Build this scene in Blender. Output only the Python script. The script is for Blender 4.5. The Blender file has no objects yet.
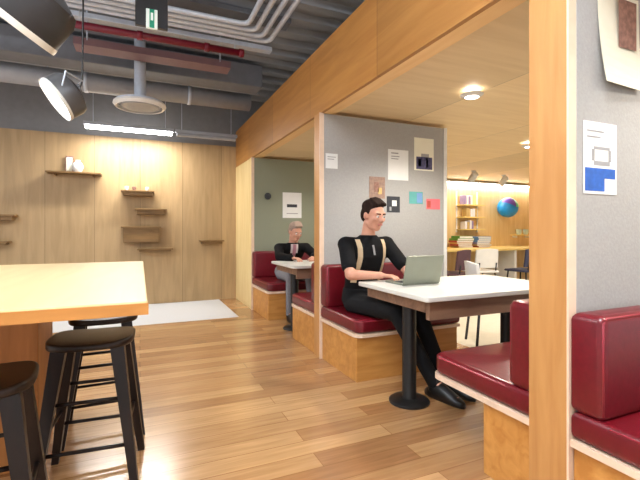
import bpy, bmesh, math, random
from mathutils import Vector, Matrix, Euler
from mathutils.bvhtree import BVHTree
random.seed(7)
S = bpy.context.scene
COL = S.collection
V = Vector
R = math.radians

# ------------------------------------------------------------------ materials
def new_mat(name):
    m = bpy.data.materials.new(name); m.use_nodes = True
    return m, m.node_tree.nodes, m.node_tree.links, m.node_tree.nodes['Principled BSDF']

def srgb(r, g, b):
    f = lambda c: (c/255/12.92) if c/255 <= .04045 else ((c/255+.055)/1.055)**2.4
    return (f(r), f(g), f(b), 1)

def plain(name, col, rough=.5, metal=0, noise=.06, scale=12, bump=0, emit=0, spec=.5):
    m, n, l, p = new_mat(name)
    p.inputs['Roughness'].default_value = rough
    p.inputs['Metallic'].default_value = metal
    p.inputs['Specular IOR Level'].default_value = spec
    tc = n.new('ShaderNodeTexCoord'); nz = n.new('ShaderNodeTexNoise')
    nz.inputs['Scale'].default_value = scale; nz.inputs['Detail'].default_value = 4
    l.new(tc.outputs['Object'], nz.inputs['Vector'])
    cr = n.new('ShaderNodeValToRGB')
    a = [max(0, c*(1-noise)) for c in col[:3]]+[1]; b = [min(1, c*(1+noise)) for c in col[:3]]+[1]
    cr.color_ramp.elements[0].color = a; cr.color_ramp.elements[0].position = .3
    cr.color_ramp.elements[1].color = b; cr.color_ramp.elements[1].position = .7
    l.new(nz.outputs['Fac'], cr.inputs['Fac']); l.new(cr.outputs['Color'], p.inputs['Base Color'])
    if bump:
        bp = n.new('ShaderNodeBump'); bp.inputs['Strength'].default_value = bump; bp.inputs['Distance'].default_value = .004
        l.new(nz.outputs['Fac'], bp.inputs['Height']); l.new(bp.outputs['Normal'], p.inputs['Normal'])
    if emit:
        p.inputs['Emission Color'].default_value = col; p.inputs['Emission Strength'].default_value = emit
    return m

def wood(name, c1, c2, stretch=(1, 1, 12), rough=.45, scale=3, seam=None, seam_axis=0, spec=.4):
    """grain noise stretched along one axis (small factor = along the grain)"""
    m, n, l, p = new_mat(name)
    p.inputs['Roughness'].default_value = rough; p.inputs['Specular IOR Level'].default_value = spec
    g = n.new('ShaderNodeNewGeometry'); mp = n.new('ShaderNodeMapping'); mp.inputs['Scale'].default_value = stretch
    l.new(g.outputs['Position'], mp.inputs['Vector'])
    nz = n.new('ShaderNodeTexNoise'); nz.inputs['Scale'].default_value = scale; nz.inputs['Detail'].default_value = 6; nz.inputs['Distortion'].default_value = .6
    l.new(mp.outputs['Vector'], nz.inputs['Vector'])
    cr = n.new('ShaderNodeValToRGB')
    cr.color_ramp.elements[0].position = .32; cr.color_ramp.elements[0].color = c1
    cr.color_ramp.elements[1].position = .68; cr.color_ramp.elements[1].color = c2
    l.new(nz.outputs['Fac'], cr.inputs['Fac'])
    out = cr.outputs['Color']
    if seam:
        sp = n.new('ShaderNodeSeparateXYZ'); l.new(g.outputs['Position'], sp.inputs[0])
        md = n.new('ShaderNodeMath'); md.operation = 'DIVIDE'; md.inputs[1].default_value = seam
        l.new(sp.outputs[seam_axis], md.inputs[0])
        fl = n.new('ShaderNodeMath'); fl.operation = 'FLOOR'; l.new(md.outputs[0], fl.inputs[0])
        wn = n.new('ShaderNodeTexWhiteNoise'); wn.noise_dimensions = '1D'; l.new(fl.outputs[0], wn.inputs['W'])
        mr = n.new('ShaderNodeMapRange'); mr.inputs['To Min'].default_value = .88; mr.inputs['To Max'].default_value = 1.08
        l.new(wn.outputs['Value'], mr.inputs['Value'])
        fr = n.new('ShaderNodeMath'); fr.operation = 'FRACT'; l.new(md.outputs[0], fr.inputs[0])
        gt = n.new('ShaderNodeMath'); gt.operation = 'GREATER_THAN'; gt.inputs[1].default_value = .012/seam*.6; l.new(fr.outputs[0], gt.inputs[0])
        m2 = n.new('ShaderNodeMapRange'); m2.inputs['To Min'].default_value = .55; l.new(gt.outputs[0], m2.inputs['Value'])
        mu = n.new('ShaderNodeMath'); mu.operation = 'MULTIPLY'; l.new(mr.outputs[0], mu.inputs[0]); l.new(m2.outputs[0], mu.inputs[1])
        mx = n.new('ShaderNodeMix'); mx.data_type = 'RGBA'; mx.blend_type = 'MULTIPLY'; mx.inputs[0].default_value = 1
        l.new(out, mx.inputs[6]); l.new(mu.outputs[0], mx.inputs[7]); out = mx.outputs[2]
    l.new(out, p.inputs['Base Color'])
    return m

def plank_floor(name):
    m, n, l, p = new_mat(name)
    g = n.new('ShaderNodeNewGeometry')
    br = n.new('ShaderNodeTexBrick'); l.new(g.outputs['Position'], br.inputs['Vector'])
    br.inputs['Scale'].default_value = 1; br.inputs['Brick Width'].default_value = 1.3; br.inputs['Row Height'].default_value = .13
    br.inputs['Mortar Size'].default_value = .002; br.inputs['Mortar Smooth'].default_value = .3; br.offset = .37; br.inputs['Bias'].default_value = -.15
    br.inputs['Color1'].default_value = srgb(200, 160, 114); br.inputs['Color2'].default_value = srgb(146, 100, 62)
    br.inputs['Mortar'].default_value = srgb(140, 95, 52)
    mp = n.new('ShaderNodeMapping'); mp.inputs['Scale'].default_value = (1.2, 16, 1); l.new(g.outputs['Position'], mp.inputs['Vector'])
    nz = n.new('ShaderNodeTexNoise'); nz.inputs['Scale'].default_value = 2.2; nz.inputs['Detail'].default_value = 6; nz.inputs['Distortion'].default_value = .8
    l.new(mp.outputs['Vector'], nz.inputs['Vector'])
    cr = n.new('ShaderNodeValToRGB'); cr.color_ramp.elements[0].position = .3; cr.color_ramp.elements[0].color = (.80, .74, .66, 1)
    cr.color_ramp.elements[1].position = .7; cr.color_ramp.elements[1].color = (1.1, 1.08, 1.05, 1)
    l.new(nz.outputs['Fac'], cr.inputs['Fac'])
    mx = n.new('ShaderNodeMix'); mx.data_type = 'RGBA'; mx.blend_type = 'MULTIPLY'; mx.inputs[0].default_value = 1
    l.new(br.outputs['Color'], mx.inputs[6]); l.new(cr.outputs['Color'], mx.inputs[7])
    l.new(mx.outputs[2], p.inputs['Base Color'])
    p.inputs['Roughness'].default_value = .24; p.inputs['Specular IOR Level'].default_value = 1; p.inputs['Coat Weight'].default_value = .5; p.inputs['Coat Roughness'].default_value = .22
    return m

M = {}
M['floor'] = plank_floor('oak_plank_floor')
M['carpet'] = plain('pale_grey_flooring', srgb(205, 206, 208), .7, noise=.04, scale=60, bump=.2)
M['cream_floor'] = plain('cream_flooring', srgb(214, 206, 186), .6, noise=.04)
M['wall_wood'] = wood('oak_wall_panel', srgb(166, 138, 98), srgb(184, 154, 112), (5, 5, .5), .5, 3, seam=.62, seam_axis=0)
M['far_wood'] = wood('pale_wall_panel', srgb(214, 178, 122), srgb(228, 196, 142), (5, 5, .5), .5, 3)
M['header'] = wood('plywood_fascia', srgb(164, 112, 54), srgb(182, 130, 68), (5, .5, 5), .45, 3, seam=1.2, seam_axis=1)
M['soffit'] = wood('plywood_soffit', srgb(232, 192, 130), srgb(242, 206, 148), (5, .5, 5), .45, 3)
M['post'] = wood('plywood_post', srgb(174, 122, 68), srgb(192, 142, 86), (6, 6, .6), .42, 3)
M['end_wall'] = wood('pale_end_panel', srgb(214, 186, 128), srgb(228, 204, 150), (6, 6, .6), .5, 3)
M['pod_ceiling'] = wood('plywood_ceiling', srgb(226, 200, 156), srgb(236, 212, 170), (.5, 5, 5), .5, 3, seam=1.22, seam_axis=0)
M['edge'] = plain('pale_edge_strip', srgb(226, 200, 176), .4)
M['felt'] = plain('grey_felt', srgb(164, 163, 161), .95, noise=.05, scale=90, bump=.3, spec=.1)
M['felt_olive'] = plain('olive_grey_felt', srgb(138, 142, 124), .95, noise=.05, scale=90, bump=.3, spec=.1)
M['leather'] = plain('burgundy_leather', srgb(98, 13, 24), .30, noise=.12, scale=40, bump=.15)
M['leather_dark'] = plain('burgundy_piping', srgb(140, 40, 52), .35, noise=.1)
M['plinth'] = wood('plywood_plinth', srgb(176, 118, 54), srgb(200, 144, 76), (1, 6, 6), .45, 3)
M['white_top'] = plain('white_laminate', srgb(214, 214, 208), .28, noise=.015)
M['apron'] = wood('brown_apron', srgb(112, 84, 66), srgb(138, 106, 84), (1, 8, 8), .5, 3)
M['black_metal'] = plain('black_powder_coat', srgb(14, 14, 15), .45, noise=.1)
M['stool'] = wood('dark_stained_wood', srgb(20, 12, 11), srgb(36, 23, 20), (6, 6, 1), .38, 4)
M['oak_top'] = wood('pale_oak_top', srgb(190, 164, 120), srgb(202, 178, 134), (6, .6, 6), .4, 2)
M['oak_edge'] = wood('oak_edge', srgb(168, 112, 52), srgb(190, 132, 68), (1, 6, 6), .5, 3)
M['base_wood'] = wood('brown_base_panel', srgb(160, 106, 56), srgb(184, 126, 70), (6, 6, .6), .5, 3)
M['deck'] = plain('grey_painted_deck', srgb(152, 158, 166), .7, noise=.1, scale=3)
M['dark_wall'] = plain('dark_grey_paint', srgb(124, 125, 128), .8)
M['galv'] = plain('galvanised_steel', srgb(196, 206, 220), .38, .2, noise=.08, scale=20)
M['grey_duct'] = plain('grey_painted_duct', srgb(158, 163, 171), .5, .1, noise=.06)
M['dark_duct'] = plain('dark_painted_duct', srgb(106, 110, 118), .6, 0, noise=.08)
M['red_pipe'] = plain('red_paint', srgb(112, 10, 34), .4)
M['pink_tray'] = plain('faded_red_paint', srgb(124, 96, 102), .6)
M['lamp_body'] = plain('charcoal_lamp_shell', srgb(50, 50, 52), .4, .2)
M['lamp_body_grey'] = plain('grey_lamp_shell', srgb(92, 92, 94), .35, .3)
M['lamp_white'] = plain('lit_diffuser', (1, .98, .95, 1), .5, noise=0, emit=14)
M['tube_white'] = plain('lit_tube', (1, .98, .95, 1), .5, noise=0, emit=14)
M['rim'] = plain('pale_lamp_rim', srgb(225, 225, 222), .35)
M['white_paint'] = plain('white_paint', srgb(226, 226, 224), .5, noise=.02)
M['paper'] = plain('white_paper', srgb(226, 227, 226), .8, noise=.02)
M['cream_paper'] = plain('cream_paper', srgb(228, 226, 208), .8, noise=.02)
M['ink_grey'] = plain('grey_print', srgb(150, 150, 152), .8)
M['ink_dark'] = plain('dark_print', srgb(52, 54, 60), .8, noise=.3, scale=60)
M['ink_navy'] = plain('navy_print', srgb(74, 72, 104), .8, noise=.4, scale=40)
M['ink_blue'] = plain('blue_print', srgb(40, 92, 176), .7, noise=.15, scale=40)
M['ink_brown'] = plain('brown_print', srgb(150, 124, 110), .8, noise=.2, scale=40)
M['ink_rust'] = plain('rust_print', srgb(140, 104, 92), .8, noise=.35, scale=50)
M['teal'] = plain('teal_paper', srgb(92, 160, 158), .8)
M['red_paper'] = plain('coral_paper', srgb(218, 108, 116), .8)
M['skin'] = plain('skin', srgb(198, 144, 120), .5, noise=.05, scale=30)
M['lip'] = plain('lip', srgb(176, 106, 96), .5)
M['hair'] = plain('dark_brown_hair', srgb(36, 24, 19), .9, noise=.4, scale=80, bump=.4, spec=.15)
M['hair_grey'] = plain('brown_hair', srgb(140, 118, 104), .6, noise=.3, scale=80, bump=.4)
M['black_cloth'] = plain('black_cotton', srgb(16, 16, 18), .9, noise=.15, scale=50, spec=.2)
M['black_trouser'] = plain('black_trousers', srgb(14, 15, 18), .85, noise=.15, scale=50, spec=.25)
M['grey_trouser'] = plain('grey_trousers', srgb(120, 120, 126), .85, noise=.1, scale=50)
M['beige'] = plain('beige_webbing', srgb(200, 176, 142), .8)
M['pink'] = plain('dusty_pink_silk', srgb(186, 130, 142), .6)
M['shirt'] = plain('pale_shirt', srgb(216, 204, 204), .8)
M['eye_white'] = plain('eye_white', srgb(235, 232, 228), .2, noise=0)
M['iris'] = plain('iris', srgb(46, 34, 28), .2)
M['laptop'] = plain('grey_aluminium', srgb(142, 146, 132), .35, .4, noise=.03)
M['keys'] = plain('dark_keys', srgb(40, 40, 44), .6)
M['screen'] = plain('screen_glass', srgb(60, 66, 74), .15)
M['shelf_wood'] = wood('brown_shelf', srgb(112, 84, 46), srgb(134, 102, 60), (1, 6, 6), .5, 3)
M['green_sign'] = plain('green_sign_paint', srgb(22, 128, 98), .5, emit=.35)
M['white_sign'] = plain('white_sign_panel', srgb(230, 240, 234), .5, noise=.01, emit=.3)
M['maroon'] = plain('maroon_fabric', srgb(84, 58, 66), .8)
M['navy'] = plain('navy_fabric', srgb(58, 62, 88), .8)
M['book_green'] = plain('green_cover', srgb(96, 150, 66), .6)
M['book_red'] = plain('red_cover', srgb(170, 74, 62), .6)
M['book_blue'] = plain('blue_cover', srgb(110, 148, 196), .6)
M['book_tan'] = plain('tan_cover', srgb(196, 164, 104), .6)
M['book_violet'] = plain('violet_cover', srgb(150, 132, 170), .6)
M['book_white'] = plain('white_cover', srgb(226, 220, 222), .6)
M['yellow_wood'] = wood('yellow_desk', srgb(222, 190, 110), srgb(236, 208, 134), (1, 6, 6), .4, 3)
M['globe_blue'] = plain('bright_blue', srgb(22, 140, 214), .35)
M['globe_green'] = plain('mint_green', srgb(120, 222, 170), .4)
M['globe_violet'] = plain('violet', srgb(120, 84, 190), .4)
M['cup'] = plain('pale_teal_glaze', srgb(190, 206, 198), .35)

# ------------------------------------------------------------------ mesh helpers
class MB:
    def __init__(s): s.bm = bmesh.new()
    def box(s, lo, hi, bev=0, seg=2, rot=None, piv=None):
        lo, hi = V(lo), V(hi); c = (lo+hi)/2; d = hi-lo
        t = bmesh.new(); bmesh.ops.create_cube(t, size=1)
        bmesh.ops.scale(t, vec=d, verts=t.verts)
        if bev: bmesh.ops.bevel(t, geom=t.edges[:], offset=min(bev, min(d)*.49), segments=seg, profile=.5, affect='EDGES')
        bmesh.ops.translate(t, vec=c, verts=t.verts)
        if rot: bmesh.ops.rotate(t, cent=V(piv) if piv else c, matrix=rot, verts=t.verts)
        s.add(t); return s
    def add(s, t):
        me = bpy.data.meshes.new('t'); t.to_mesh(me); t.free(); s.bm.from_mesh(me); bpy.data.meshes.remove(me)
    def rings(s, rings, cap=True, closed=False):
        t = s.bm; vs = [[t.verts.new(p) for p in r] for r in rings]
        n = len(vs[0]); m = len(vs)
        for i in range(m if closed else m-1):
            a, b = vs[i], vs[(i+1) % m]
            for k in range(n): t.faces.new((a[k], a[(k+1) % n], b[(k+1) % n], b[k]))
        if cap and not closed:
            t.faces.new(vs[0][::-1]); t.faces.new(vs[-1])
        return s
    def tube(s, pts, rad, seg=12, flat=None, closed=False, up=None):
        pts = [V(p) for p in pts]; n = len(pts)
        rad = rad if isinstance(rad, (list, tuple)) else [rad]*n
        rs = []; prev = None
        for i, p in enumerate(pts):
            if closed: d = pts[(i+1) % n]-pts[i-1]
            else: d = pts[min(i+1, n-1)]-pts[max(i-1, 0)]
            d.normalize()
            if prev is None:
                u = V(up) if up else (V((0, 0, 1)) if abs(d.z) < .9 else V((1, 0, 0)))
            else: u = prev
            u = (u-d*u.dot(d)).normalized(); prev = u; w = d.cross(u)
            fx, fy = flat if flat else (1, 1)
            rs.append([p+(u*math.cos(a)*fx+w*math.sin(a)*fy)*rad[i] for a in [2*math.pi*k/seg for k in range(seg)]])
        return s.rings(rs, closed=closed)
    def lathe(s, prof, seg=24, mat=None, cap=True):
        rs = [[V((r*math.cos(2*math.pi*k/seg), r*math.sin(2*math.pi*k/seg), z)) for k in range(seg)] for r, z in prof]
        if mat: rs = [[mat @ p for p in r] for r in rs]
        return s.rings(rs, cap)
    def ell(s, c, r, rot=None, sub=3):
        t = bmesh.new(); bmesh.ops.create_icosphere(t, subdivisions=sub, radius=1)
        bmesh.ops.scale(t, vec=V(r) if not isinstance(r, (int, float)) else V((r, r, r)), verts=t.verts)
        if rot: bmesh.ops.rotate(t, cent=(0, 0, 0), matrix=rot, verts=t.verts)
        bmesh.ops.translate(t, vec=V(c), verts=t.verts); s.add(t); return s
    def cap(s, a, b, r1, r2, seg=16):
        """tapered capsule"""
        a, b = V(a), V(b); d = (b-a); L = d.length
        q = V((0, 0, 1)).rotation_difference(d).to_matrix() if L > 1e-6 else Matrix.Identity(3)
        prof = []
        for k in range(7): t = -math.pi/2+math.pi/2*k/6; prof.append((max(1e-4, r1*math.cos(t)), r1*math.sin(t)))
        for k in range(7): t = math.pi/2*k/6; prof.append((max(1e-4, r2*math.cos(t)), L+r2*math.sin(t)))
        rs = [[q @ V((r*math.cos(2*math.pi*k/seg), r*math.sin(2*math.pi*k/seg), z))+a for k in range(seg)] for r, z in prof]
        return s.rings(rs)
    def prism(s, outline, z0, z1):
        return s.rings([[V((x, y, z0)) for x, y in outline], [V((x, y, z1)) for x, y in outline]])
    def build(s, name, mat, parent=None, smooth=False, off=None):
        bmesh.ops.recalc_face_normals(s.bm, faces=s.bm.faces)
        me = bpy.data.meshes.new(name)
        if off is not None: bmesh.ops.translate(s.bm, vec=-V(off), verts=s.bm.verts)
        s.bm.to_mesh(me); s.bm.free()
        o = bpy.data.objects.new(name, me); COL.objects.link(o)
        me.materials.append(M[mat] if isinstance(mat, str) else mat)
        if smooth:
            for p in me.polygons: p.use_smooth = True
            if smooth == 'auto':
                try: me.set_sharp_from_angle(angle=R(38))
                except Exception: pass
        if parent: o.parent = parent
        return o

def remeshed(mb, voxel, smooth_it=4):
    """union of overlapping volumes as one continuous skin"""
    bmesh.ops.recalc_face_normals(mb.bm, faces=mb.bm.faces)
    me = bpy.data.meshes.new('tmp'); mb.bm.to_mesh(me); mb.bm.free()
    o = bpy.data.objects.new('tmp', me); COL.objects.link(o)
    r = o.modifiers.new('r', 'REMESH'); r.mode = 'VOXEL'; r.voxel_size = voxel
    sm = o.modifiers.new('s', 'SMOOTH'); sm.iterations = smooth_it; sm.factor = .5
    bpy.context.view_layer.update()
    dg = bpy.context.evaluated_depsgraph_get()
    res = bpy.data.meshes.new_from_object(o.evaluated_get(dg))
    bpy.data.objects.remove(o); bpy.data.meshes.remove(me)
    out = MB(); out.bm.from_mesh(res); bpy.data.meshes.remove(res)
    return out

def thing(name, label, cat, loc=(0, 0, 0), rz=0, group=None):
    o = bpy.data.objects.new(name, None); COL.objects.link(o); o.empty_display_size = .1
    o.location = loc; o.rotation_euler.z = rz
    o['label'] = label; o['category'] = cat
    if group: o['group'] = group
    return o
def tag(o, label, cat, group=None):
    o['label'] = label; o['category'] = cat
    if group: o['group'] = group
    return o
def struct(o, label=None, cat=None):
    o['kind'] = 'structure'
    if label: o['label'] = label
    if cat: o['category'] = cat
    return o
def copy_thing(root, loc, label, rz=None):
    r = root.copy(); COL.objects.link(r); r.location = loc; r['label'] = label
    if rz is not None: r.rotation_euler.z = rz
    for ch in list(root.children):
        c = ch.copy(); COL.objects.link(c); c.parent = r
        for g in list(ch.children):
            d = g.copy(); COL.objects.link(d); d.parent = c
    return r
def light(name, kind, loc, energy, color=(1, .95, .88), size=.3, size_y=None, rot=(0, 0, 0), parent=None, spot=None):
    L = bpy.data.lights.new(name, kind); L.energy = energy; L.color = color
    if kind == 'AREA':
        L.size = size
        if size_y: L.shape = 'RECTANGLE'; L.size_y = size_y
    else: L.shadow_soft_size = size
    if kind == 'SPOT': L.spot_size = R(spot or 100); L.spot_blend = .6
    o = bpy.data.objects.new(name, L); COL.objects.link(o); o.location = loc; o.rotation_euler = rot
    if parent: o.parent = parent
    return o

# ------------------------------------------------------------------ setting
X0, X1 = 1.48, 2.90            # booths: corridor face, inner end of the partitions
BACK = 6.90
ZB = 2.20                       # booth ceiling
struct(MB().box((-4.2, -2.2, -.1), (2.96, 5.40, 0)).box((1.2, 5.40, -.1), (2.96, BACK, 0)).build('floor', 'floor'))
struct(MB().box((-4.2, 5.40, -.1), (1.2, BACK, 0)).build('floor_grey', 'carpet'))
struct(MB().box((2.96, -2.2, -.1), (9.2, BACK, 0)).build('floor_cream', 'cream_floor'))
struct(MB().box((-4.2, BACK, 0), (X0+.1, BACK+.15, 2.55)).build('wall_back', 'wall_wood'))
struct(MB().box((-4.2, BACK+.02, 2.55), (9.2, BACK+.17, 3.45)).build('wall_upper', 'dark_wall'))
struct(MB().box((X0+.1, BACK, 0), (9.2, BACK+.15, ZB+.03)).build('wall_far', 'far_wood'))
struct(MB().box((9.2, -2.2, 0), (9.35, BACK+.15, 3.45)).build('wall_right', 'far_wood'))
# corrugated deck
out = []
x = 0
prof = []
y = -2.2
while y < BACK:
    prof += [(y, 3.38), (y+.13, 3.38), (y+.16, 3.32), (y+.27, 3.32)]
    y += .30
mb = MB(); top = [(-4.2, yy, 3.5) for yy, zz in prof]
bm = mb.bm
a = [bm.verts.new((-4.2, yy, zz)) for yy, zz in prof]; b = [bm.verts.new((9.2, yy, zz)) for yy, zz in prof]
for i in range(len(prof)-1): bm.faces.new((a[i], a[i+1], b[i+1], b[i]))
mb.box((-4.2, -2.2, 3.40), (9.2, BACK+.15, 3.5))
struct(mb.build('ceiling', 'deck'))
# the booth pod: fascia, ceiling, posts, partitions, end wall
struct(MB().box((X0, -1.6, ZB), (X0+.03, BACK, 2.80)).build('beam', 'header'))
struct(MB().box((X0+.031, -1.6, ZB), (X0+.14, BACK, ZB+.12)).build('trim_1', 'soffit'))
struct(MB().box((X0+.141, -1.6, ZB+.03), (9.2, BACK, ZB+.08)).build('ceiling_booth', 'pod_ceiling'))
struct(MB().box((X0, 5.905, 0), (X0+.10, BACK, ZB)).build('wall_end', 'end_wall'))
def partition(y0, y1, felt_near, n):
    mb = MB().box((X0+.07, y0+.02, 0), (X1-.04, y1-.02, ZB))
    p = struct(mb.build('partition', 'plinth'))
    f = MB().box((X0+.03, y0, .02), (X1-.04, y0+.02, ZB-.005), .004).build('felt_panel', felt_near, p)
    if 1: MB().box((X0+.07, y1-.02, .02), (X1-.04, y1, ZB-.005), .004).build('felt_panel', 'felt', p)
    MB().box((X1-.04, y0-.004, 0), (X1, y1+.004, ZB)).build('edge_strip', 'rim', p)
    if 1:
        q = struct(MB().box((X0-.01, y0+.009, 0), (X0+.07, y1+.004, ZB), .003).build('post', 'end_wall' if n == 3 else 'post'))
        MB().box((X0-.012, y0, 0), (X0+.03, y0+.0085, ZB)).build('edge_strip', 'edge', q)
    return p
partition(1.03, 1.20, 'felt', 1)
partition(3.35, 3.48, 'felt', 2)
partition(5.80, 5.90, 'felt_olive', 3)

# ------------------------------------------------------------------ benches
def rounded(x0, x1, y0, y1, r, corners, n=6):
    """outline, corners = set of rounded ones: 'll','lr','ur','ul'"""
    pts = []
    for key, cx, cy, a0 in (('ll', x0, y0, 180), ('lr', x1, y0, 270), ('ur', x1, y1, 0), ('ul', x0, y1, 90)):
        if key in corners:
            ox = cx+(r if cx == x0 else -r); oy = cy+(r if cy == y0 else -r)
            for k in range(n+1):
                t = R(a0+90*k/n); pts.append((ox+r*math.cos(t), oy+r*math.sin(t)))
        else: pts.append((cx, cy))
    return pts
def soft_prism(outline, z0, z1, bev):
    t = MB().prism(outline, z0, z1)
    bmesh.ops.recalc_face_normals(t.bm, faces=t.bm.faces)
    e = [ed for ed in t.bm.edges if abs(ed.verts[0].co.z-ed.verts[1].co.z) < 1e-5]
    bmesh.ops.bevel(t.bm, geom=e, offset=bev, segments=4, profile=.5, affect='EDGES')
    return t
def bench(face, s, depth, label, under=None):
    """bench standing against the panel face at y = face; s = -1 faces the camera, +1 faces away"""
    root = thing('booth_bench', label, 'bench', (X0, face, 0), 0, 'booth benches along the corridor')
    L = .98
    def yy(a, b): return (min(s*a, s*b), max(s*a, s*b))
    cor = {'ll'} if s < 0 else {'ul'}
    y0, y1 = yy(.002, under or depth-.03)
    MB().box((.012, y0, 0), (L, y1, .34), .004).build('plinth', 'plinth', root)
    y0, y1 = yy(.002, depth+.006)
    MB().prism(rounded(-.006, L, y0, y1, .07, cor), .34, .366).build('edge_trim', 'edge', root)
    y0, y1 = yy(.002, depth)
    sc = soft_prism(rounded(0, L, y0, y1, .07, cor), .367, .475, .028).build('seat_cushion', 'leather', root, 'auto')
    ins = [(px, py, .457) for px, py in rounded(.004, L-.01, *yy(.14, depth-.004), .07, cor)]
    # welt along the top edge of the seat
    pa = [p for p in ins]
    MB().tube(pa, .006, 6, closed=True).build('welt', 'leather_dark', sc, True)
    y0, y1 = yy(.002, .12)
    bc = soft_prism(rounded(0, L, y0, y1, .03, cor, 4), .47, .845, .03).build('backrest', 'leather', root, 'auto')
    ye = s*.11
    MB().tube([(.012, ye, .49), (.012, ye, .82), (.03, ye, .835), (L-.03, ye, .835)], .005, 6).build('welt', 'leather_dark', bc, True)
    return root
bench(1.03, -1, .62, 'burgundy leather bench nearest the camera at the right edge of the photo')
bench(1.20, +1, .635, 'burgundy leather bench facing the seated man across his white table', .27)
bench(3.35, -1, .665, 'burgundy leather bench the man in the black t-shirt sits on')
bench(3.48, +1, .68, 'burgundy leather bench behind the middle post, backing onto the man\'s booth')
bench(5.80, -1, .80, 'burgundy leather bench under the person in the dark jacket, farthest booth')

# ------------------------------------------------------------------ booth tables
def booth_table(cy, label):
    root = thing('booth_table', label, 'table', (1.50, cy, 0), 0, 'white booth tables')
    soft_prism(rounded(0, 1.26, -.41, .41, .03, {'ll', 'ul', 'lr', 'ur'}, 4), .732, .762, .006).build('tabletop', 'white_top', root, 'auto')
    MB().box((.06, -.36, .615), (1.2, -.325, .731), .003).build('apron', 'apron', root)
    MB().box((.06, .325, .655), (1.2, .36, .731), .003).build('apron', 'apron', root)
    MB().box((.06, -.324, .655), (.09, .324, .731), .003).build('apron', 'apron', root)
    for px in (.155, 1.05):
        b = MB().lathe([(.135, 0), (.135, .012), (.12, .022), (.05, .032), (.046, .05), (.046, .73)], 28, Matrix.Translation((px, -.03, 0)))
        b.build('leg', 'black_metal', root, 'auto')
    return root
booth_table(2.31, 'white booth table with a laptop in front of the seated man')
booth_table(4.54, 'white booth table in the far booth in front of the person in the dark jacket')

# laptop, lid facing the man, back of the lid towards the camera
lp = thing('laptop', 'open grey laptop on the white table in front of the seated man', 'laptop', (1.83, 2.38, .763))
MB().box((-.16, 0, 0), (.16, .22, .014), .004).build('keyboard_base', 'laptop', lp)
kb = MB()
for r_ in range(5):
    for k in range(12): kb.box((-.138+k*.0232, .02+r_*.022, .014), (-.138+k*.0232+.019, .038+r_*.022, .0165))
kb.build('keys', 'keys', lp)
ro = Matrix.Rotation(R(14), 3, 'X')
lid = MB().box((-.16, -.008, .012), (.16, 0, .215), .004, rot=ro, piv=(0, 0, .012)).build('lid', 'laptop', lp)
MB().box((-.15, .0005, .022), (.15, .0015, .205), rot=ro, piv=(0, 0, .012)).build('screen', 'screen', lid)

# ------------------------------------------------------------------ high table and stools
ht = thing('high_table', 'tall pale oak topped table at the left edge, stools tucked under it', 'table', (-.62, 2.06, 0))
MB().box((-.66, -.81, .912), (.64, .82, .95), .004).build('tabletop', 'oak_top', ht)
MB().box((-.655, -.814, .913), (.642, -.8095, .945)).build('edge_band', 'oak_edge', ht)
MB().box((-.60, .30, 0), (.17, .66, .911), .004).build('base', 'base_wood', ht)

def make_stool(label, loc, rz):
    root = thing('bar_stool', label, 'stool', loc, rz, 'dark bar stools')
    sp = []
    for k in range(28):
        t = 2*math.pi*k/28; c, s_ = math.cos(t), math.sin(t)
        e = .62
        sp.append((.178*math.copysign(abs(c)**e, c), .168*math.copysign(abs(s_)**e, s_)))
    mb = soft_prism(sp, .627, .662, .012)
    for v in mb.bm.verts:                       # dished saddle
        if v.co.z > .64: v.co.z += .012*((v.co.x/.19)**2)-.006
    mb.build('seat', 'stool', root, 'auto')
    feet = {}
    for sx in (-1, 1):
        for sy in (-1, 1):
            t, f = V((sx*.115, sy*.105, .628)), V((sx*.195, sy*.185, 0))
            feet[sx, sy] = (t, f)
            mb = MB()
            rs = []
            for k in range(7):
                q = k/6; p = t.lerp(f, q); w = .036-.017*q; d = .022-.006*q
                rs.append([p+V((a_*w*.8, b_*d*1.1, 0)) for a_, b_ in ((-1, -1), (1, -1), (1, 1), (-1, 1))])
            mb.rings(rs).build('leg', 'stool', root)
    def at(k, z): t, f = feet[k]; q = (.628-z)/.628; return t.lerp(f, q)
    for a_, b_, z in (((-1, -1), (1, -1), .20), ((-1, 1), (1, 1), .20), ((-1, -1), (-1, 1), .27), ((1, -1), (1, 1), .27),
                      ((-1, -1), (1, -1), .40), ((-1, 1), (1, 1), .40)):
        MB().tube([at(a_, z), at(b_, z)], .0085, 8).build('rung', 'stool', root, True)
    return root
st = make_stool('dark wooden bar stool with its whole seat visible under the table corner', (-.20, 2.18, 0), R(-4))
copy_thing(st, (-.505, 1.70, 0), 'dark bar stool cut off by the lower left corner of the photo', R(5))
copy_thing(st, (-.19, 2.70, 0), 'dark bar stool half hidden behind the stool at the table corner', R(2))

# ------------------------------------------------------------------ shelves on the back wall
def wall_shelf(x0, x1, zt, th, dep, label, lip=False):
    root = thing('wall_shelf', label, 'shelf', ((x0+x1)/2, BACK, zt), 0, 'small shelves on the oak wall')
    w = (x1-x0)/2
    MB().box((-w, -dep, -.022), (w, -.001, 0), .003).build('board', 'shelf_wood', root)
    if th > .03:
        MB().box((-w+.03, -dep+.02, -th), (w-.03, -.001, -.0225), .003).build('box', 'shelf_wood', root)
    else:
        for k in (-1, 1): MB().box((k*w*.7-.01, -dep*.6, -.05), (k*w*.7+.01, -.001, -.0225), .002).build('bracket', 'shelf_wood', root)
    return root
wall_shelf(-1.20, -.52, 1.975, .03, .20, 'longest wall shelf, high on the left, with ornaments on it')
wall_shelf(-.26, .20, 1.745, .08, .18, 'topmost shelf of the staggered group on the oak wall')
wall_shelf(-.07, .38, 1.475, .09, .18, 'second shelf from the top of the staggered group on the oak wall')
wall_shelf(-.26, .30, 1.205, .24, .18, 'deep boxy wall shelf, third in the staggered group')
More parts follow.
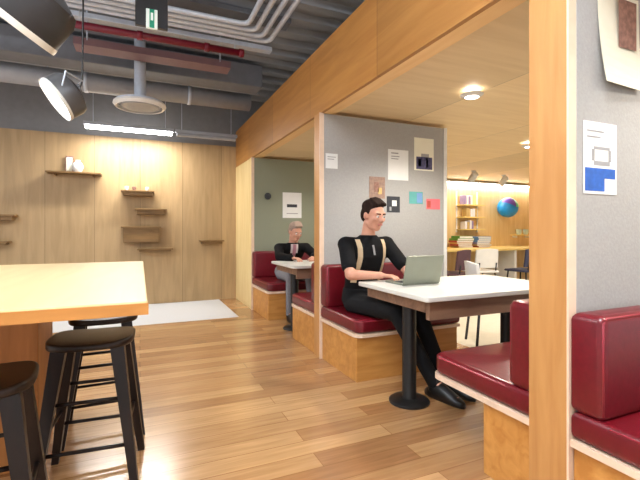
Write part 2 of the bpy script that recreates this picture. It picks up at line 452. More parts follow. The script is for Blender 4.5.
wall_shelf(-.04, .47, .87, .05, .18, 'lowest shelf of the staggered group on the oak wall')
wall_shelf(.88, 1.26, .985, .06, .16, 'wall shelf alone at the right end of the oak wall')
wall_shelf(-1.98, -1.55, 1.36, .08, .18, 'upper of two wall shelves cut by the left edge of the photo')
wall_shelf(-2.0, -1.62, 1.0, .05, .18, 'lower of two wall shelves cut by the left edge of the photo')
o = MB().lathe([(.04, 0), (.06, .03), (.075, .08), (.06, .13), (.03, .16), (.035, .18)], 20)
o = o.build('vase', 'white_paint', None, 'auto'); o.location = (-.82, BACK-.10, 1.975)
tag(o, 'small rounded white vase on the high left wall shelf', 'vase')
fr = thing('picture_frame', 'small dark picture frame leaning behind the white vase on the high shelf', 'picture frame', (-.93, BACK-.05, 1.976))
MB().box((-.05, -.012, 0), (.05, .0, .24), .003, rot=Matrix.Rotation(R(-6), 3, 'X'), piv=(0, 0, 0)).build('frame', 'ink_rust', fr)
MB().box((-.037, -.0135, .02), (.037, -.0125, .22), rot=Matrix.Rotation(R(-6), 3, 'X'), piv=(0, 0, 0)).build('picture', 'cream_paper', fr)
for k, (px, mt, lb) in enumerate(((-.18, 'white_paint', 'tiny white pot at the left of the topmost staggered shelf'), (-.08, 'ink_rust', 'tiny brown pot in the middle of the topmost staggered shelf'), (.1, 'white_paint', 'tiny white pot at the right of the topmost staggered shelf'))):
    o = MB().lathe([(.02, 0), (.028, .03), (.03, .055), (.025, .06)], 14).build('pot', mt, None, 'auto'); o.location = (px, BACK-.09, 1.7455)
    tag(o, lb, 'pot')

# ------------------------------------------------------------------ papers on the felt
def sheet(x0, x1, z0, z1, face, mat, name, label, cat, prints=(), rot=0, curl=0, group='papers pinned to the felt'):
    cx, cz = (x0+x1)/2, (z0+z1)/2; w, h = (x1-x0)/2, (z1-z0)/2
    root = thing(name, label, cat, (cx, face-.0015, cz), 0, group); root.rotation_euler.y = R(rot)
    mb = MB(); N = 10
    f = [];
    for i in range(N+1):
        q = i/N; z = -h+2*h*q; off = -curl*(1-q)**2
        f.append((z, off))
    rs = []
    for z, off in f: rs.append([V((-w, off, z)), V((w, off*.5, z)), V((w, off*.5-.0012, z)), V((-w, off-.0012, z))])
    mb.rings(rs).build('sheet', mat, root)
    for k, (a, b, c, d, pm) in enumerate(prints):
        za, zb = -h+2*h*b, -h+2*h*d; y_ = -curl*(1-min(b, d))**2-.0022
        MB().box((-w+2*w*a, y_, za), (-w+2*w*c, y_+.0006, zb)).build('print', pm, root)
    return root
lines = [(.12, z, .8, z+.025, 'ink_grey') for z in (.9, .82, .7)]
sheet(1.525, 1.645, 1.705, 1.84, 3.35, 'paper', 'note', 'small square white note near the middle post', 'note', [(.15, .75, .85, .8, 'ink_grey'), (.15, .6, .7, .65, 'ink_grey')])
sheet(2.185, 2.42, 1.635, 1.93, 3.35, 'paper', 'printed_sheet', 'white printed sheet on the felt above the man', 'paper', [(.15, .86, .5, .9, 'ink_grey'), (.15, .76, .55, .79, 'ink_grey'), (.15, .68, .5, .71, 'ink_grey')])
sheet(2.49, 2.73, 1.745, 2.07, 3.35, 'cream_paper', 'poster', 'poster with a dark violet picture below white, top right of the man\'s panel', 'poster', [(.1, .04, .92, .42, 'ink_navy'), (.35, .42, .75, .52, 'ink_grey'), (.2, .12, .35, .36, 'ink_dark'), (.6, .1, .7, .4, 'ink_dark')])
sheet(1.975, 2.15, 1.45, 1.655, 3.35, 'ink_brown', 'photo_print', 'small brown photo print directly above the man\'s head', 'photo', [(.3, .3, .6, .75, 'ink_rust'), (.55, .2, .8, .5, 'book_tan')])
sheet(2.17, 2.32, 1.32, 1.475, 3.35, 'ink_dark', 'photo_print', 'small black and white photo print right of the man\'s head', 'photo', [(.4, .4, .75, .75, 'paper'), (.2, .1, .35, .35, 'ink_grey')])
sheet(2.43, 2.595, 1.41, 1.53, 3.35, 'teal', 'note', 'teal note on the grey felt', 'note', [(.55, .1, .95, .9, 'book_blue')])
sheet(2.64, 2.81, 1.36, 1.465, 3.35, 'red_paper', 'note', 'coral red note on the grey felt', 'note', [(.05, .15, .3, .8, 'book_red')])
sheet(1.548, 1.75, 1.29, 1.57, 1.03, 'paper', 'poster', 'white poster with a blue lower half and line drawing on the near panel', 'poster',
      [(.04, .04, .62, .36, 'ink_blue'), (.62, .22, .95, .36, 'ink_blue'), (.3, .40, .78, .46, 'ink_grey'), (.24, .46, .32, .62, 'ink_grey'), (.74, .46, .82, .62, 'ink_grey'), (.3, .62, .78, .66, 'ink_grey'), (.1, .78, .5, .80, 'ink_grey'), (.1, .86, .6, .88, 'ink_grey')])
sheet(1.632, 1.895, 1.72, 2.10, 1.03, 'cream_paper', 'poster', 'large curling cream sheet with a rust coloured picture, top of the near panel', 'poster',
      [(.42, .42, .86, .93, 'ink_rust'), (.55, .55, .75, .75, 'ink_dark'), (.5, .78, .8, .9, 'ink_grey')], rot=0, curl=.035)
sheet(1.94, 2.24, 1.33, 1.71, 5.80, 'paper', 'poster', 'white sheet with a dark bar on the far olive grey panel', 'poster', [(.22, .42, .76, .54, 'ink_dark'), (.2, .16, .8, .19, 'ink_grey')])
o = MB().lathe([(.035, 0), (.05, .012), (.045, .03), (.02, .035)], 16, Matrix.Rotation(R(90), 4, 'X')).build('wall_hook', 'ink_dark', None, 'auto'); o.location = (1.71, 5.799, 1.645)
tag(o, 'small dark knob on the far olive grey panel', 'hook')

# ------------------------------------------------------------------ people
def frame(fwd, up):
    f = V(fwd).normalized(); u = V(up); u = (u-f*u.dot(f)).normalized(); return f, u, f.cross(u)
def hand(mb, w, fwd, up, side):
    """palm and five fingers; fwd along the forearm, up = back of the hand, side=+1 thumb along f x u"""
    f, u, r_ = frame(fwd, up); r_ = r_*side
    P = lambda a, b, c: V(w)+f*a+r_*b+u*c
    for k in (-1, 0, 1): mb.cap(P(.0, .012*k, 0), P(.085, .024*k, .004), .016, .013, 10)
    for k, (b, L) in enumerate(((.033, .070), (.011, .080), (-.011, .074), (-.032, .058))):
        a0 = P(.080, b, .003); a1 = P(.080+L*.45, b*1.15, -.002); a2 = P(.080+L*.72, b*1.15, -.018); a3 = P(.080+L*.86, b*1.12, -.036)
        mb.cap(a0, a1, .0095, .0088, 8).cap(a1, a2, .0088, .0082, 8).cap(a2, a3, .0082, .0074, 8)
    t0, t1, t2, t3 = P(.018, .022, -.004), P(.048, .050, -.010), P(.074, .058, -.018), P(.094, .054, -.026)
    mb.cap(t0, t1, .014, .011, 8).cap(t1, t2, .011, .0095, 8).cap(t2, t3, .0095, .008, 8)

def ring_loft(mb, items, n=24):
    """items: (center, rx, ry) or with y axis dir; horizontal ellipse rings"""
    mb.rings([[V(c)+V((rx*math.cos(t), ry*math.sin(t), 0)) for t in [2*math.pi*k/n for k in range(n)]] for c, rx, ry in items])

def person(name, label, J, voxel, top_mat, trouser_mat, hair_mat, sleeve, extra):
    base = V((J['pelvis'][0], J['pelvis'][1], 0))
    root = thing(name, label, 'person', base)
    H = V(J['head']); hm = Euler((R(J['pitch']), 0, R(J['yaw']))).to_matrix()
    h = lambda x, y, z: H+hm @ V((x, y, z))
    pel, wai, che, nek = (V(J[k]) for k in ('pelvis', 'waist', 'chest', 'neck'))
    def torso(mb, g):
        ring_loft(mb, [(pel+V((0, 0, -.09)), .13+g, .10+g), (pel, .168+g, .118+g), (pel.lerp(wai, .6), .155+g, .108+g), (wai, .150+g, .102+g), (wai.lerp(che, .55), .168+g, .112+g),
                       (che, .182+g, .118+g), (che.lerp(nek, .45), .175+g, .100+g), (che.lerp(nek, .75), .125+g*.7, .078+g*.6), (nek, .068+g*.3, .06+g*.3)])
        for s in 'RL':
            mb.ell(V(J['sh'+s]), (.062+g, .06+g, .058+g)); mb.cap(V(J['sh'+s]), che.lerp(nek, .5), .058+g, .06+g)
    # body: one skin
    mb = MB(); torso(mb, -.012)
    mb.cap(nek+V((0, .01, -.03)), H+hm @ V((0, .025, -.06)), .056, .053)
    mb.ell(h(0, .012, .028), (.074, .094, .088), hm).ell(h(0, -.03, -.028), (.062, .062, .085), hm).ell(h(0, -.052, -.088), (.036, .034, .03), hm)
    mb.cap(h(-.045, .0, -.065), h(-.02, -.05, -.09), .024, .022).cap(h(.045, .0, -.065), h(.02, -.05, -.09), .024, .022)
    mb.cap(h(0, -.084, .012), h(0, -.108, -.022), .010, .014, 10).ell(h(-.012, -.096, -.026), .010, None, 2).ell(h(.012, -.096, -.026), .010, None, 2)
    mb.cap(h(-.042, -.070, .026), h(.042, -.070, .026), .016, .016, 10)
    for s in (-1, 1):
        mb.ell(h(s*.075, .012, -.006), (.011, .022, .032), hm); mb.ell(h(s*.042, -.064, -.018), .024, None, 2)
    for s in 'RL':
        sh, el, wr = V(J['sh'+s]), V(J['el'+s]), V(J['wr'+s])
        mb.cap(sh, el, .050, .040).cap(el, wr, .042, .027)
        hand(mb, wr, J['hd'+s], J.get('hu', (0, 0, 1)), J['ths'][s])
        hp, kn, an, to = (V(J[k+s]) for k in ('hip', 'kn', 'an', 'toe'))
        mb.cap(hp, kn, .070, .050).cap(kn, an, .048, .033).cap(an, to, .035, .028)
    remeshed(mb, voxel, 5).build('body', 'skin', root, True, base)
    # hair
    mb = MB()
    mb.ell(h(0, .028, .060), (.080, .094, .068), hm).ell(h(0, .062, .0), (.070, .056, .080), hm)
    for s in (-1, 1): mb.ell(h(s*.068, .022, .035), (.013, .045, .045), hm)
    for k in range(-2, 3): mb.cap(h(k*.022, -.058, .106-.004*abs(k)), h(k*.022+.01, .02, .128-.004*abs(k)), .016, .02, 8)
    hr = remeshed(mb, max(voxel, .006), 2).build('hair', hair_mat, root, True, base)
    for s in (-1, 1):
        e = MB().ell(h(s*.031, -.077, .006), .0125, None, 2).build('eye', 'eye_white', root, True, base)
        MB().ell(h(s*.031, -.087, .005), (.006, .004, .006), hm, 2).build('iris', 'iris', e, True, base)
        MB().cap(h(s*.017, -.088, .027), h(s*.048, -.079, .028), .0055, .0045, 8).build('eyebrow', hair_mat, root, True, base)
    MB().cap(h(-.020, -.090, -.058), h(.020, -.090, -.058), .0055, .0055, 8).build('lips', 'lip', root, True, base)
    # top
    mb = MB(); torso(mb, .006)
    for s in 'RL':
        sh, el, wr = V(J['sh'+s]), V(J['el'+s]), V(J['wr'+s])
        if sleeve == 'short': mb.cap(sh, sh.lerp(el, .72), .062, .060)
        else: mb.cap(sh, el, .064, .056).cap(el, el.lerp(wr, .90), .056, .042)
    tm = remeshed(mb, .009, 4)
    bvh = BVHTree.FromBMesh(tm.bm)
    to_ = tm.build('t_shirt' if sleeve == 'short' else 'jacket', top_mat, root, True, base)
    def ribbon(pts, w, mat, nm, th=.004):
        """strip laid on the cloth: pts are (x, z) on the front of the torso"""
        rs = []
        for px, pz in pts:
            hit = bvh.ray_cast(V((px, J['chest'][1]-.6, pz)), V((0, 1, 0)))[0]
            l = bvh.ray_cast(V((px-w, J['chest'][1]-.6, pz)), V((0, 1, 0)))[0]; r_ = bvh.ray_cast(V((px+w, J['chest'][1]-.6, pz)), V((0, 1, 0)))[0]
            if hit and l and r_: rs.append([l+V((0, .003, 0)), l+V((0, -th, 0)), hit+V((0, -th*1.3, 0)), r_+V((0, -th, 0)), r_+V((0, .003, 0))])
        if len(rs) > 1: MB().rings(rs).build(nm, mat, root, False, base)
    extra(ribbon, J, root, base)
    # trousers
    mb = MB()
    ring_loft(mb, [(pel+V((0, 0, -.095)), .14, .11), (pel, .182, .128), (pel.lerp(wai, .55), .172, .122)])
    for s in 'RL':
        hp, kn, an = (V(J[k+s]) for k in ('hip', 'kn', 'an'))
        mb.cap(hp, kn, .084, .064).cap(kn, kn.lerp(an, .5), .064, .056).cap(kn.lerp(an, .5), an, .056, .050)
    remeshed(mb, .010, 4).build('trousers', trouser_mat, root, True, base)
    for s in 'RL':
        an, to = V(J['an'+s]), V(J['toe'+s]); d = (to-an); d.z = 0; d.normalize(); w_ = V((-d.y, d.x, 0))
        A = V((an.x, an.y, 0))-d*.07; n = 16; rs = []
        for q, hw, zt in ((0, .02, .05), (.04, .034, .085), (.10, .042, .118), (.15, .042, .112), (.20, .044, .088), (.25, .044, .062), (.285, .034, .045), (.305, .015, .035)):
            c = A+d*q
            rs.append([c+w_*hw*math.cos(t)+V((0, 0, .004+(zt-.004)*(.5+.5*math.sin(t)) if math.sin(t) > -.6 else .004)) for t in [2*math.pi*k/n for k in range(n)]])
        MB().rings(rs).cap(an+V((0, 0, -.03)), an+V((0, 0, .01)), .045, .047).build('shoe', 'black_metal', root, True, base)
    return root

man = dict(pelvis=(1.70, 3.00, .575), waist=(1.70, 2.985, .76), chest=(1.70, 2.945, .93), neck=(1.70, 2.90, 1.11), head=(1.71, 2.83, 1.268), pitch=14, yaw=14,
           shR=(1.51, 2.925, 1.035), shL=(1.89, 2.925, 1.035), elR=(1.455, 2.745, .812), elL=(1.975, 2.74, .815), wrR=(1.675, 2.66, .805), wrL=(1.905, 2.60, .805),
           hdR=(.55, -.8, -.05), hdL=(-.15, -1, -.05), ths={'R': -1, 'L': 1},
           hipR=(1.61, 2.96, .555), hipL=(1.79, 2.96, .555), knR=(1.685, 2.47, .555), knL=(1.86, 2.46, .555), anR=(1.85, 2.26, .10), anL=(1.97, 2.31, .10),
           toeR=(1.89, 2.09, .035), toeL=(2.03, 2.15, .035))
def man_extra(ribbon, J, root, base):
    ribbon([(1.585-.00*k+.012*math.sin(k*.4), 1.075-.035*k) for k in range(11)], .018, 'beige', 'strap')
    ribbon([(1.815+.012*math.sin(k*.4), 1.075-.035*k) for k in range(11)], .018, 'beige', 'strap')
    ribbon([(1.70+.004*k, 1.03-.02*k) for k in range(5)], .008, 'ink_grey', 'zip')
person('person', 'man in black t-shirt and beige straps sitting at the booth table using a laptop', man, .0065, 'black_cloth', 'black_trouser', 'hair', 'short', man_extra)

dx, dy = .13, 2.40
far = dict(pelvis=(1.86, 5.36, .575), waist=(1.86, 5.31, .70), chest=(1.86, 5.22, .83), neck=(1.86, 5.12, .985), head=(1.86, 5.04, 1.125), pitch=22, yaw=12,
           shR=(1.67, 5.14, .915), shL=(2.05, 5.14, .915), elR=(1.62, 4.98, .81), elL=(2.12, 4.98, .81), wrR=(1.74, 4.80, .80), wrL=(2.00, 4.80, .80),
           hdR=(.35, -.9, -.05), hdL=(-.35, -.9, -.05), ths={'R': -1, 'L': 1},
           hipR=(1.77, 5.32, .555), hipL=(1.95, 5.32, .555), knR=(1.74, 4.88, .55), knL=(2.0, 4.88, .55), anR=(1.72, 4.86, .10), anL=(2.0, 4.80, .10),
           toeR=(1.72, 4.68, .04), toeL=(2.02, 4.62, .04))
def far_extra(ribbon, J, root, base):
    ribbon([(1.86, .965-.02*k) for k in range(7)], .05, 'shirt', 'shirt_front', .004)
    ribbon([(1.86, .96-.025*k) for k in range(8)], .022, 'pink', 'tie', .009)
person('person', 'person in dark jacket and pink tie sitting in the far booth', far, .010, 'black_cloth', 'grey_trouser', 'hair_grey', 'long', far_extra)

# ------------------------------------------------------------------ ceiling services
def bend(pts, r, n=6):
    pts = [V(p) for p in pts]; out = [pts[0]]
    for i in range(1, len(pts)-1):
        a, b, c = pts[i-1], pts[i], pts[i+1]; p = b+(a-b).normalized()*r; q = b+(c-b).normalized()*r
        for k in range(n+1):
            t = k/n; out.append(p*(1-t)**2+b*2*t*(1-t)+q*t*t)
    return out+[pts[-1]]
for k, nm in enumerate(('innermost, nearest the camera', 'second from the camera', 'third from the camera', 'outermost, farthest from the camera')):
    xk, yk = .94+.095*k, 3.84+.09*k
    o = MB().tube(bend([(-4.0, yk, 3.10), (xk, yk, 3.10), (xk, -1.5, 3.10)], .10), .024, 12).build('conduit', 'galv', None, True)
    tag(o, 'bent silver conduit under the ceiling, '+nm+' of four', 'pipe', 'silver conduits under the ceiling')
for k, (yk, zk, nm) in enumerate(((3.30, 3.2, 'nearest'), (3.52, 3.22, 'middle'), (3.68, 3.2, 'farthest'))):
    o = MB().tube(bend([(-4.0, yk, zk), (.66, yk, zk), (.66, yk, 3.40)], .08), .022, 10).build('conduit', 'galv', None, True)
    tag(o, 'straight silver conduit beside the bent ones, '+nm+' of three', 'pipe', 'straight conduits under the ceiling')
rp = thing('sprinkler_pipe', 'dark red pipe running under the grey ceiling above the corridor', 'pipe', (0, 4.26, 3.0))
MB().tube([(-.75, 0, 0), (.98, 0, 0)], .033, 14).build('pipe_run', 'red_pipe', rp, True)
for px in (-.66, .0, .62, .97): MB().tube([(px-.025, 0, 0), (px+.025, 0, 0)], .042, 14).build('coupling', 'red_pipe', rp, True)
for px in (-.5, .9): MB().tube([(px, 0, .03), (px, 0, .34)], .006, 8).build('hanger', 'galv', rp)
ct = thing('cable_tray', 'faded pinkish cable tray below the red pipe', 'cable tray', (.12, 4.75, 2.98))
MB().box((-.72, -.10, 0), (.82, .10, .012)).box((-.72, -.105, 0), (.82, -.098, .07)).box((-.72, .098, 0), (.82, .105, .07)).build('tray', 'pink_tray', ct)
for px in (-.6, .7): MB().tube([(px, -.1, .05), (px, -.1, .36)], .007, 8).build('hanger', 'galv', ct)
o = MB().box((-4, 5.12, 2.98), (1.44, 5.42, 3.26), .01).build('ventilation_duct', 'dark_duct'); tag(o, 'dark rectangular ventilation duct beyond the cable tray', 'duct')
dd = thing('round_duct', 'grey round ventilation duct running along in front of the back wall', 'duct', (0, 5.72, 2.95))
MB().tube([(-4, 0, 0), (1.42, 0, 0)], .115, 24).build('duct_run', 'grey_duct', dd, True)
for px in (-3.2, -1.0, 1.0): MB().tube([(px, 0, .11), (px, 0, .46)], .006, 6).build('hanger', 'galv', dd)
for px in (-3, -1.8, -.6, .6): MB().tube([(px-.02, 0, 0), (px+.02, 0, 0)], .124, 24).build('collar', 'galv', dd, True)
ad = thing('air_diffuser', 'round pale ceiling air diffuser hanging beside the white strip lamp', 'air diffuser', (.0, 5.0, 2.51))
MB().lathe([(.27, .05), (.275, .03), (.25, 0), (.235, .005), (.255, .03), (.255, .05)], 40, None, False).build('outer_ring', 'rim', ad, 'auto')
MB().lathe([(.20, .03), (.205, .02), (.19, .005), (.0005, .005), (.0005, .05), (.2, .05)], 40).build('cone', 'grey_duct', ad, 'auto')
MB().lathe([(.245, .052), (.245, .075), (.06, .09), (.06, .895)], 32).build('neck', 'galv', ad, 'auto')
# several hung rails and small trays that fill the ceiling void on the left
for yk, zk, w, mt, nm in ((2.9, 3.18, .05, 'galv', 'nearest the camera'), (4.0, 3.24, .09, 'dark_duct', 'between the silver conduits'), (4.62, 3.22, .05, 'galv', 'above the faded tray'), (6.1, 3.12, .06, 'grey_duct', 'beside the round duct')):
    o = MB().box((-4, yk-w, zk), (1.4, yk+w, zk+.05), .004).build('ceiling_rail', mt); tag(o, 'long ceiling rail '+nm, 'rail', 'rails under the ceiling')
# strip lamps
def strip_lamp(x0, x1, y_, z, label, watts, lit=True):
    root = thing('strip_lamp', label, 'lamp', ((x0+x1)/2, y_, z), 0, 'strip lamps'); w = (x1-x0)/2
    MB().box((-w, -.035, .03), (w, .035, .075), .004).build('housing', 'grey_duct', root)
    MB().box((-w+.02, -.035, -.02), (w-.02, .035, .03), .012).build('tube', 'tube_white' if lit else 'grey_duct', root)
    for px in (-w*.8, w*.8): MB().tube([(px, 0, .075), (px, 0, 3.41-z)], .004, 6).build('suspension_wire', 'galv', root)
    if z > 2.8: light('added_uplight', 'AREA', (0, 0, .09), watts*5, (.95, .98, 1), 2*w-.06, .08, (math.pi, 0, 0), root)  # uplight added to the high, unseen strips to brighten the ceiling services
    if watts:
        light('strip_glow', 'AREA', (0, 0, -.026), watts, (1, .98, .94), 2*w-.06, .05, (0, 0, 0), root)
    return root
strip_lamp(-.71, .46, 6.45, 2.57, 'lit white strip lamp in front of the oak back wall', 45)
strip_lamp(.48, 1.40, 6.45, 2.57, 'unlit grey strip lamp to the right of the lit one', 0, False)
strip_lamp(-.9, .9, .3, 2.9, 'unseen strip lamp added as fill light overhead in the corridor', 60)  # added out of view as fill light for the corridor
strip_lamp(-3.6, -1.8, 2.6, 2.9, 'unseen strip lamp added as fill light over the left side of the room', 60)  # second unseen strip, added to fill the left side with light
# pendant lamps over the high table, shades tilted
def pendant(loc, rad, label, watts, n):
    root = thing('pendant_lamp', label, 'lamp', loc, 0, 'tilted pendant lamps over the high table')
    q = V((0, 0, -1)).rotation_difference(V(n)).to_matrix().to_4x4()
    k = rad
    MB().lathe([(k, 0), (k, k*.62), (k*.93, k*.80), (k*.55, k*.98), (k*.18, k*1.02), (k*.18, k*1.15), (.001, k*1.15)], 40, q, False).build('shade', 'lamp_body' if rad > .16 else 'lamp_body_grey', root, 'auto')
    MB().lathe([(k*1.012, -.012), (k*1.02, 0), (k*1.012, .014), (k*.96, .012), (k*.955, -.006)], 40, q, False).build('rim', 'rim', root, 'auto')
    MB().lathe([(.001, .02), (k*.95, .02), (k*.95, .026), (.001, .026)], 40, q).build('diffuser', 'lamp_white', root)
    top = q @ V((0, 0, k*1.12))
    MB().tube([top, top+V((.02, 0, .06)), (top.x+.03, top.y, 3.33-loc[2])], .006, 8).build('cord', 'black_metal', root)
    arm = q @ V((0, 0, k*.6))
    for s in (-1, 1):
        e = q @ V((0, s*k*1.03, k*.35))
        MB().tube([e, e+V((.02, 0, .10)), top+V((.02, 0, .06))], .006, 8).build('yoke', 'galv', root)
    light('pendant_glow', 'SPOT', q @ V((0, 0, -.02)), watts, (1, .96, .9), k*.6, None, V(n).to_track_quat('-Z', 'Y').to_euler(), root, 140)
    return root
pendant((-.50, 2.02, 2.02), .205, 'large charcoal pendant lamp cut by the top left corner of the photo', 8, (-.564, .21, -.75))
pendant((-.54, 3.40, 2.07), .155, 'smaller tilted pendant lamp with its lit face in view above the wall shelves', 10, (-.79, -.18, -.61))
# sign
sg = thing('exit_sign', 'hanging green and white exit sign under the silver conduits', 'sign', (.085, 3.50, 2.83))
MB().box((-.042, -.012, -.09), (.042, .012, .06), .003).build('panel', 'white_sign', sg)
MB().box((-.017, -.0135, -.088), (.019, -.0122, .058)).build('green_band', 'green_sign', sg)
MB().box((-.12, .0125, -.07), (.12, .05, .18), .004).build('housing', 'lamp_body', sg)
MB().box((-.008, -.0145, -.03), (.010, -.0137, .03)).build('pictogram', 'white_sign', sg)

# ------------------------------------------------------------------ booth downlights
def downlight(x, y_, label, watts):
    root = thing('downlight', label, 'lamp', (x, y_, ZB), 0, 'round downlights in the booth ceiling')
    MB().lathe([(.055, -.002), (.085, -.006), (.085, -.012), (.052, -.03), (.05, -.002)], 28, None, False).build('trim_ring', 'white_paint', root, 'auto')
    MB().lathe([(.05, -.022), (.05, -.012)], 24).build('lens', 'lamp_white', root)
    light('downlight_glow', 'SPOT', (0, 0, -.04), watts, (1, .93, .82), .08, None, (0, 0, 0), root, 150)
    return root
downlight(2.34, 2.42, 'round downlight in the ceiling over the man\'s booth', 120)
downlight(2.34, 4.62, 'round downlight in the ceiling over the far booth', 75)
downlight(2.2, .35, 'unseen round downlight added to light the nearest booth', 80)  # added out of view to light the near bench
downlight(4.4, 3.6, 'unseen round downlight added to brighten the space beyond the booths, behind the panel', 140)  # unseen, added to make the space beyond the booths bright
downlight(6.4, 4.0, 'unseen round downlight added to brighten the space beyond the booths, behind the near post', 120)  # another unseen lamp added to brighten the area beyond
def spotlamp(x, y_, label):
    root = thing('spot_lamp', label, 'lamp', (x, y_, ZB), 0, 'spot lamps beyond the booths')
    MB().lathe([(.04, 0), (.04, -.02), (.012, -.022), (.012, -.07), (.001, -.07)], 18).build('mount', 'white_paint', root, 'auto')
    q = Matrix.Translation((0, 0, -.11)) @ V((0, 0, -1)).rotation_difference(V((.1, .75, -.6))).to_matrix().to_4x4()
    MB().lathe([(.06, -.09), (.06, .07), (.04, .09), (.001, .09)], 20, q).build('head', 'white_paint', root, 'auto')
    light('spot_glow', 'SPOT', q @ V((0, 0, -.12)), 30, (1, .94, .82), .06, None, V((.1, .75, -.6)).to_track_quat('-Z', 'Y').to_euler(), root, 110)
cv = thing('cove_lamp', 'long thin lit strip at the top of the far wall beyond the booths', 'lamp', (7.2, BACK, 2.15))
MB().box((-1.4, -.10, .02), (1.9, -.002, .05), .003).build('housing', 'white_paint', cv)
MB().box((-1.38, -.09, 0), (1.88, -.02, .019), .004).build('tube', 'lamp_white', cv)
light('cove_glow', 'AREA', (.25, -.055, -.004), 22, (1, .95, .86), 3.2, .06, (R(-18), 0, 0), cv)
spotlamp(5.40, 5.55, 'left one of two white spot lamps beyond the booths')
spotlamp(6.35, 5.75, 'right one of two white spot lamps beyond the booths')

# ------------------------------------------------------------------ room beyond the booths
dk = thing('desk', 'long yellow wood desk against the far wall beyond the booths', 'desk', (7.2, 6.4, 0))
MB().box((-2.3, -.42, .74), (1.9, .495, .785), .004).build('worktop', 'yellow_wood', dk)
for px in (-2.2, -.2, 1.8): MB().box((px-.03, -.36, 0), (px+.03, .44, .739), .003).build('leg', 'white_paint', dk)
def chair(name, mat, loc, rz, label):
    root = thing(name, label, 'chair', loc, rz, 'chairs beyond the booths')
    lm = 'black_metal' if mat != 'white_paint' else 'ink_dark'
    MB().box((-.22, -.22, .43), (.22, .22, .47), .018, 3).build('seat', mat, root, 'auto')
    mb = MB(); rs = []
    for k in range(9):
        t = -1+2*k/8; rs.append([V((t*.215, .205-.05*t*t, .52)), V((t*.215, .235-.05*t*t, .52)), V((t*.205, .265-.05*t*t, .84-.02*t*t)), V((t*.205, .235-.05*t*t, .84-.02*t*t))])
    mb.rings(rs).build('backrest', mat, root, 'auto')
    for sx in (-1, 1):
        for sy in (-1, 1):
            MB().tube([(sx*.17, sy*.17, .43), (sx*.21, sy*.21, 0)], .013, 8).build('leg', lm, root, True)
        MB().tube([(sx*.16, .2, .45), (sx*.16, .225, .6)], .011, 8).build('back_support', lm, root, True)
    return root
chair('chair', 'maroon', (4.62, 5.20, 0), R(200), 'maroon chair just right of the felt panel, beyond the laptop')
chair('chair', 'white_paint', (5.35, 5.35, 0), R(170), 'white chair between the maroon and navy chairs at the far desk')
chair('chair', 'navy', (6.15, 5.15, 0), R(185), 'navy chair at the far desk beside the near post')
chair('chair', 'white_paint', (3.22, 3.05, 0), R(60), 'white chair seen under the man\'s table')
sf = thing('wall_shelf', 'open shelf rack with colourful things on the far wall beyond the booths', 'shelf', (6.52, BACK, 0))
for z in (1.16, 1.42, 1.68): MB().box((-.30, -.24, z-.012), (.30, -.002, z+.012), .003).build('board', 'yellow_wood', sf)
for px in (-.29, .29): MB().box((px-.012, -.02, 1.1), (px+.012, -.0015, 1.98)).build('upright', 'white_paint', sf)
cols = ['book_violet', 'book_white', 'book_tan', 'book_red', 'book_white', 'book_violet', 'book_tan', 'book_green', 'book_blue']
def stack(items, x, y_, z, label, group, sx=.24, sy=.18):
    for i, mt in enumerate(items):
        h = random.uniform(.03, .05); w = sx*random.uniform(.85, 1.1)
        b = thing('book', '%s book %s' % (mt.split('_')[1], label[i]), 'book', (x+random.uniform(-.02, .02), y_, z), random.uniform(-.1, .1), group)
        MB().box((-w/2, -sy/2, 0), (w/2, sy/2, .004)).box((-w/2, -sy/2, h-.004), (w/2, sy/2, h)).box((-w/2, -sy/2, .004), (-w/2+.004, sy/2, h-.004)).build('cover', mt, b)
        MB().box((-w/2+.0045, -sy/2+.006, .0045), (w/2-.006, sy/2-.006, h-.0045)).build('pages', 'paper', b)
        z += h+.0005
O = ['at the bottom of', 'second from the bottom of', 'third from the bottom of', 'fourth from the bottom of', 'fifth from the bottom of', 'on top of']
stack(['book_tan', 'book_red', 'book_tan', 'book_red', 'book_green', 'book_green'], 6.12, 6.62, .7855, [o_+' the left stack on the far desk' for o_ in O], 'books in the left stack on the far desk', .40, .26)
stack(['book_red', 'book_tan', 'book_violet', 'book_blue', 'book_blue', 'book_blue'], 6.62, 6.62, .7855, [o_+' the right stack on the far desk' for o_ in O], 'books in the right stack on the far desk', .40, .26)
def row(items, x, z, label, group):
    for i, mt in enumerate(items):
        w = random.uniform(.035, .06); h = random.uniform(.14, .20)
        b = thing('book', '%s book standing %s %s' % (mt.split('_')[1], ('leftmost', 'second from the left', 'third from the left', 'fourth from the left', 'fifth from the left')[i], label), 'book', (x, BACK-.12, z), 0, group)
        MB().box((0, -.07, 0), (w, .07, h), .002).build('cover', mt, b)
        MB().box((.005, -.064, h), (w-.005, .068, h+.001)).build('pages', 'paper', b)
        x += w+.012
row(['book_white', 'book_tan', 'book_white', 'book_violet'], 6.30, 1.1725, 'on the lowest rack board', 'books on the lowest rack board')
row(['book_tan', 'book_tan', 'book_white', 'book_white', 'book_tan'], 6.34, 1.4325, 'on the middle rack board', 'books on the middle rack board')
row(['book_violet', 'book_white', 'book_violet', 'book_white'], 6.28, 1.6925, 'on the top rack board', 'books on the top rack board')
gl = thing('ball_ornament', 'round blue, mint and violet ball ornament on the far wall', 'ornament', (7.50, BACK-.22, 1.65))
MB().ell((0, 0, 0), .22, None, 4).build('ball', 'globe_blue', gl, True)
rs = []
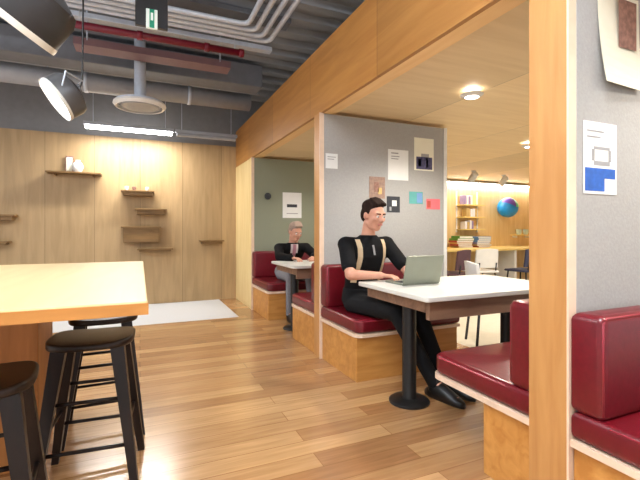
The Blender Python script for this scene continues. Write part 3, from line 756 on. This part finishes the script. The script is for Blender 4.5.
for a0, a1, mt, nm in ((5, 85, 'globe_green', 'mint_patch'), (88, 150, 'globe_violet', 'violet_patch')):
    bm2 = MB(); rings_ = []
    for i in range(9):
        ph = R(88*i/8+1); rings_.append([V((.224*math.sin(R(a0+(a1-a0)*k/8-10)+R(0))*0+.224*math.cos(R(a0+(a1-a0)*k/8))*math.sin(ph), -.224*math.cos(ph), .224*math.sin(R(a0+(a1-a0)*k/8))*math.sin(ph))) for k in range(9)])
    for i in range(8):
        pass
    vs = [[bm2.bm.verts.new(p) for p in r] for r in rings_]
    for i in range(8):
        for k in range(8): bm2.bm.faces.new((vs[i][k], vs[i][k+1], vs[i+1][k+1], vs[i+1][k]))
    bm2.build(nm, mt, gl, True)
MB().tube([(0, .2, 0), (0, .219, 0)], .05, 16).build('mount', 'white_paint', gl)
s2 = thing('wall_shelf', 'small shelf with two cups on the far wall beside the near post', 'shelf', (8.1, BACK, 1.02))
MB().box((-.28, -.18, 0), (.28, -.002, .025), .003).build('board', 'yellow_wood', s2)
for px in (-.2, .2): MB().box((px-.01, -.12, -.05), (px+.01, -.002, -.0005)).build('bracket', 'white_paint', s2)
for px, lb in ((7.98, 'left of two pale cups on the small shelf by the near post'), (8.2, 'right of two pale cups on the small shelf by the near post')):
    cu = thing('cup', lb, 'cup', (px, BACK-.1, 1.0455), 0, 'cups on the small far shelf')
    MB().lathe([(.04, 0), (.055, .04), (.06, .12), (.054, .12), (.05, .04), (.001, .012)], 20).build('bowl', 'cup', cu, 'auto')
    MB().tube([(.055, 0, .10), (.085, 0, .09), (.085, 0, .05), (.052, 0, .035)], .006, 8).build('handle', 'cup', cu, True)

# ------------------------------------------------------------------ world, camera, colour
W = bpy.data.worlds.new('world'); S.world = W; W.use_nodes = True
bg = W.node_tree.nodes['Background']; bg.inputs['Color'].default_value = (.95, .97, 1, 1); bg.inputs['Strength'].default_value = 1.05
cam = bpy.data.cameras.new('camera'); co = bpy.data.objects.new('camera', cam); COL.objects.link(co)
co.location = (0, 0, 1.15); co.rotation_euler = (R(90), 0, -math.atan(180/410))
cam.sensor_width = 36; cam.lens = 36*410/640; cam.shift_y = -10/640; cam.clip_start = .02
S.camera = co
vs = S.view_settings
vs.view_transform = 'Standard'; vs.look = 'None'; vs.gamma = 1; vs.use_curve_mapping = False; vs.exposure = .2
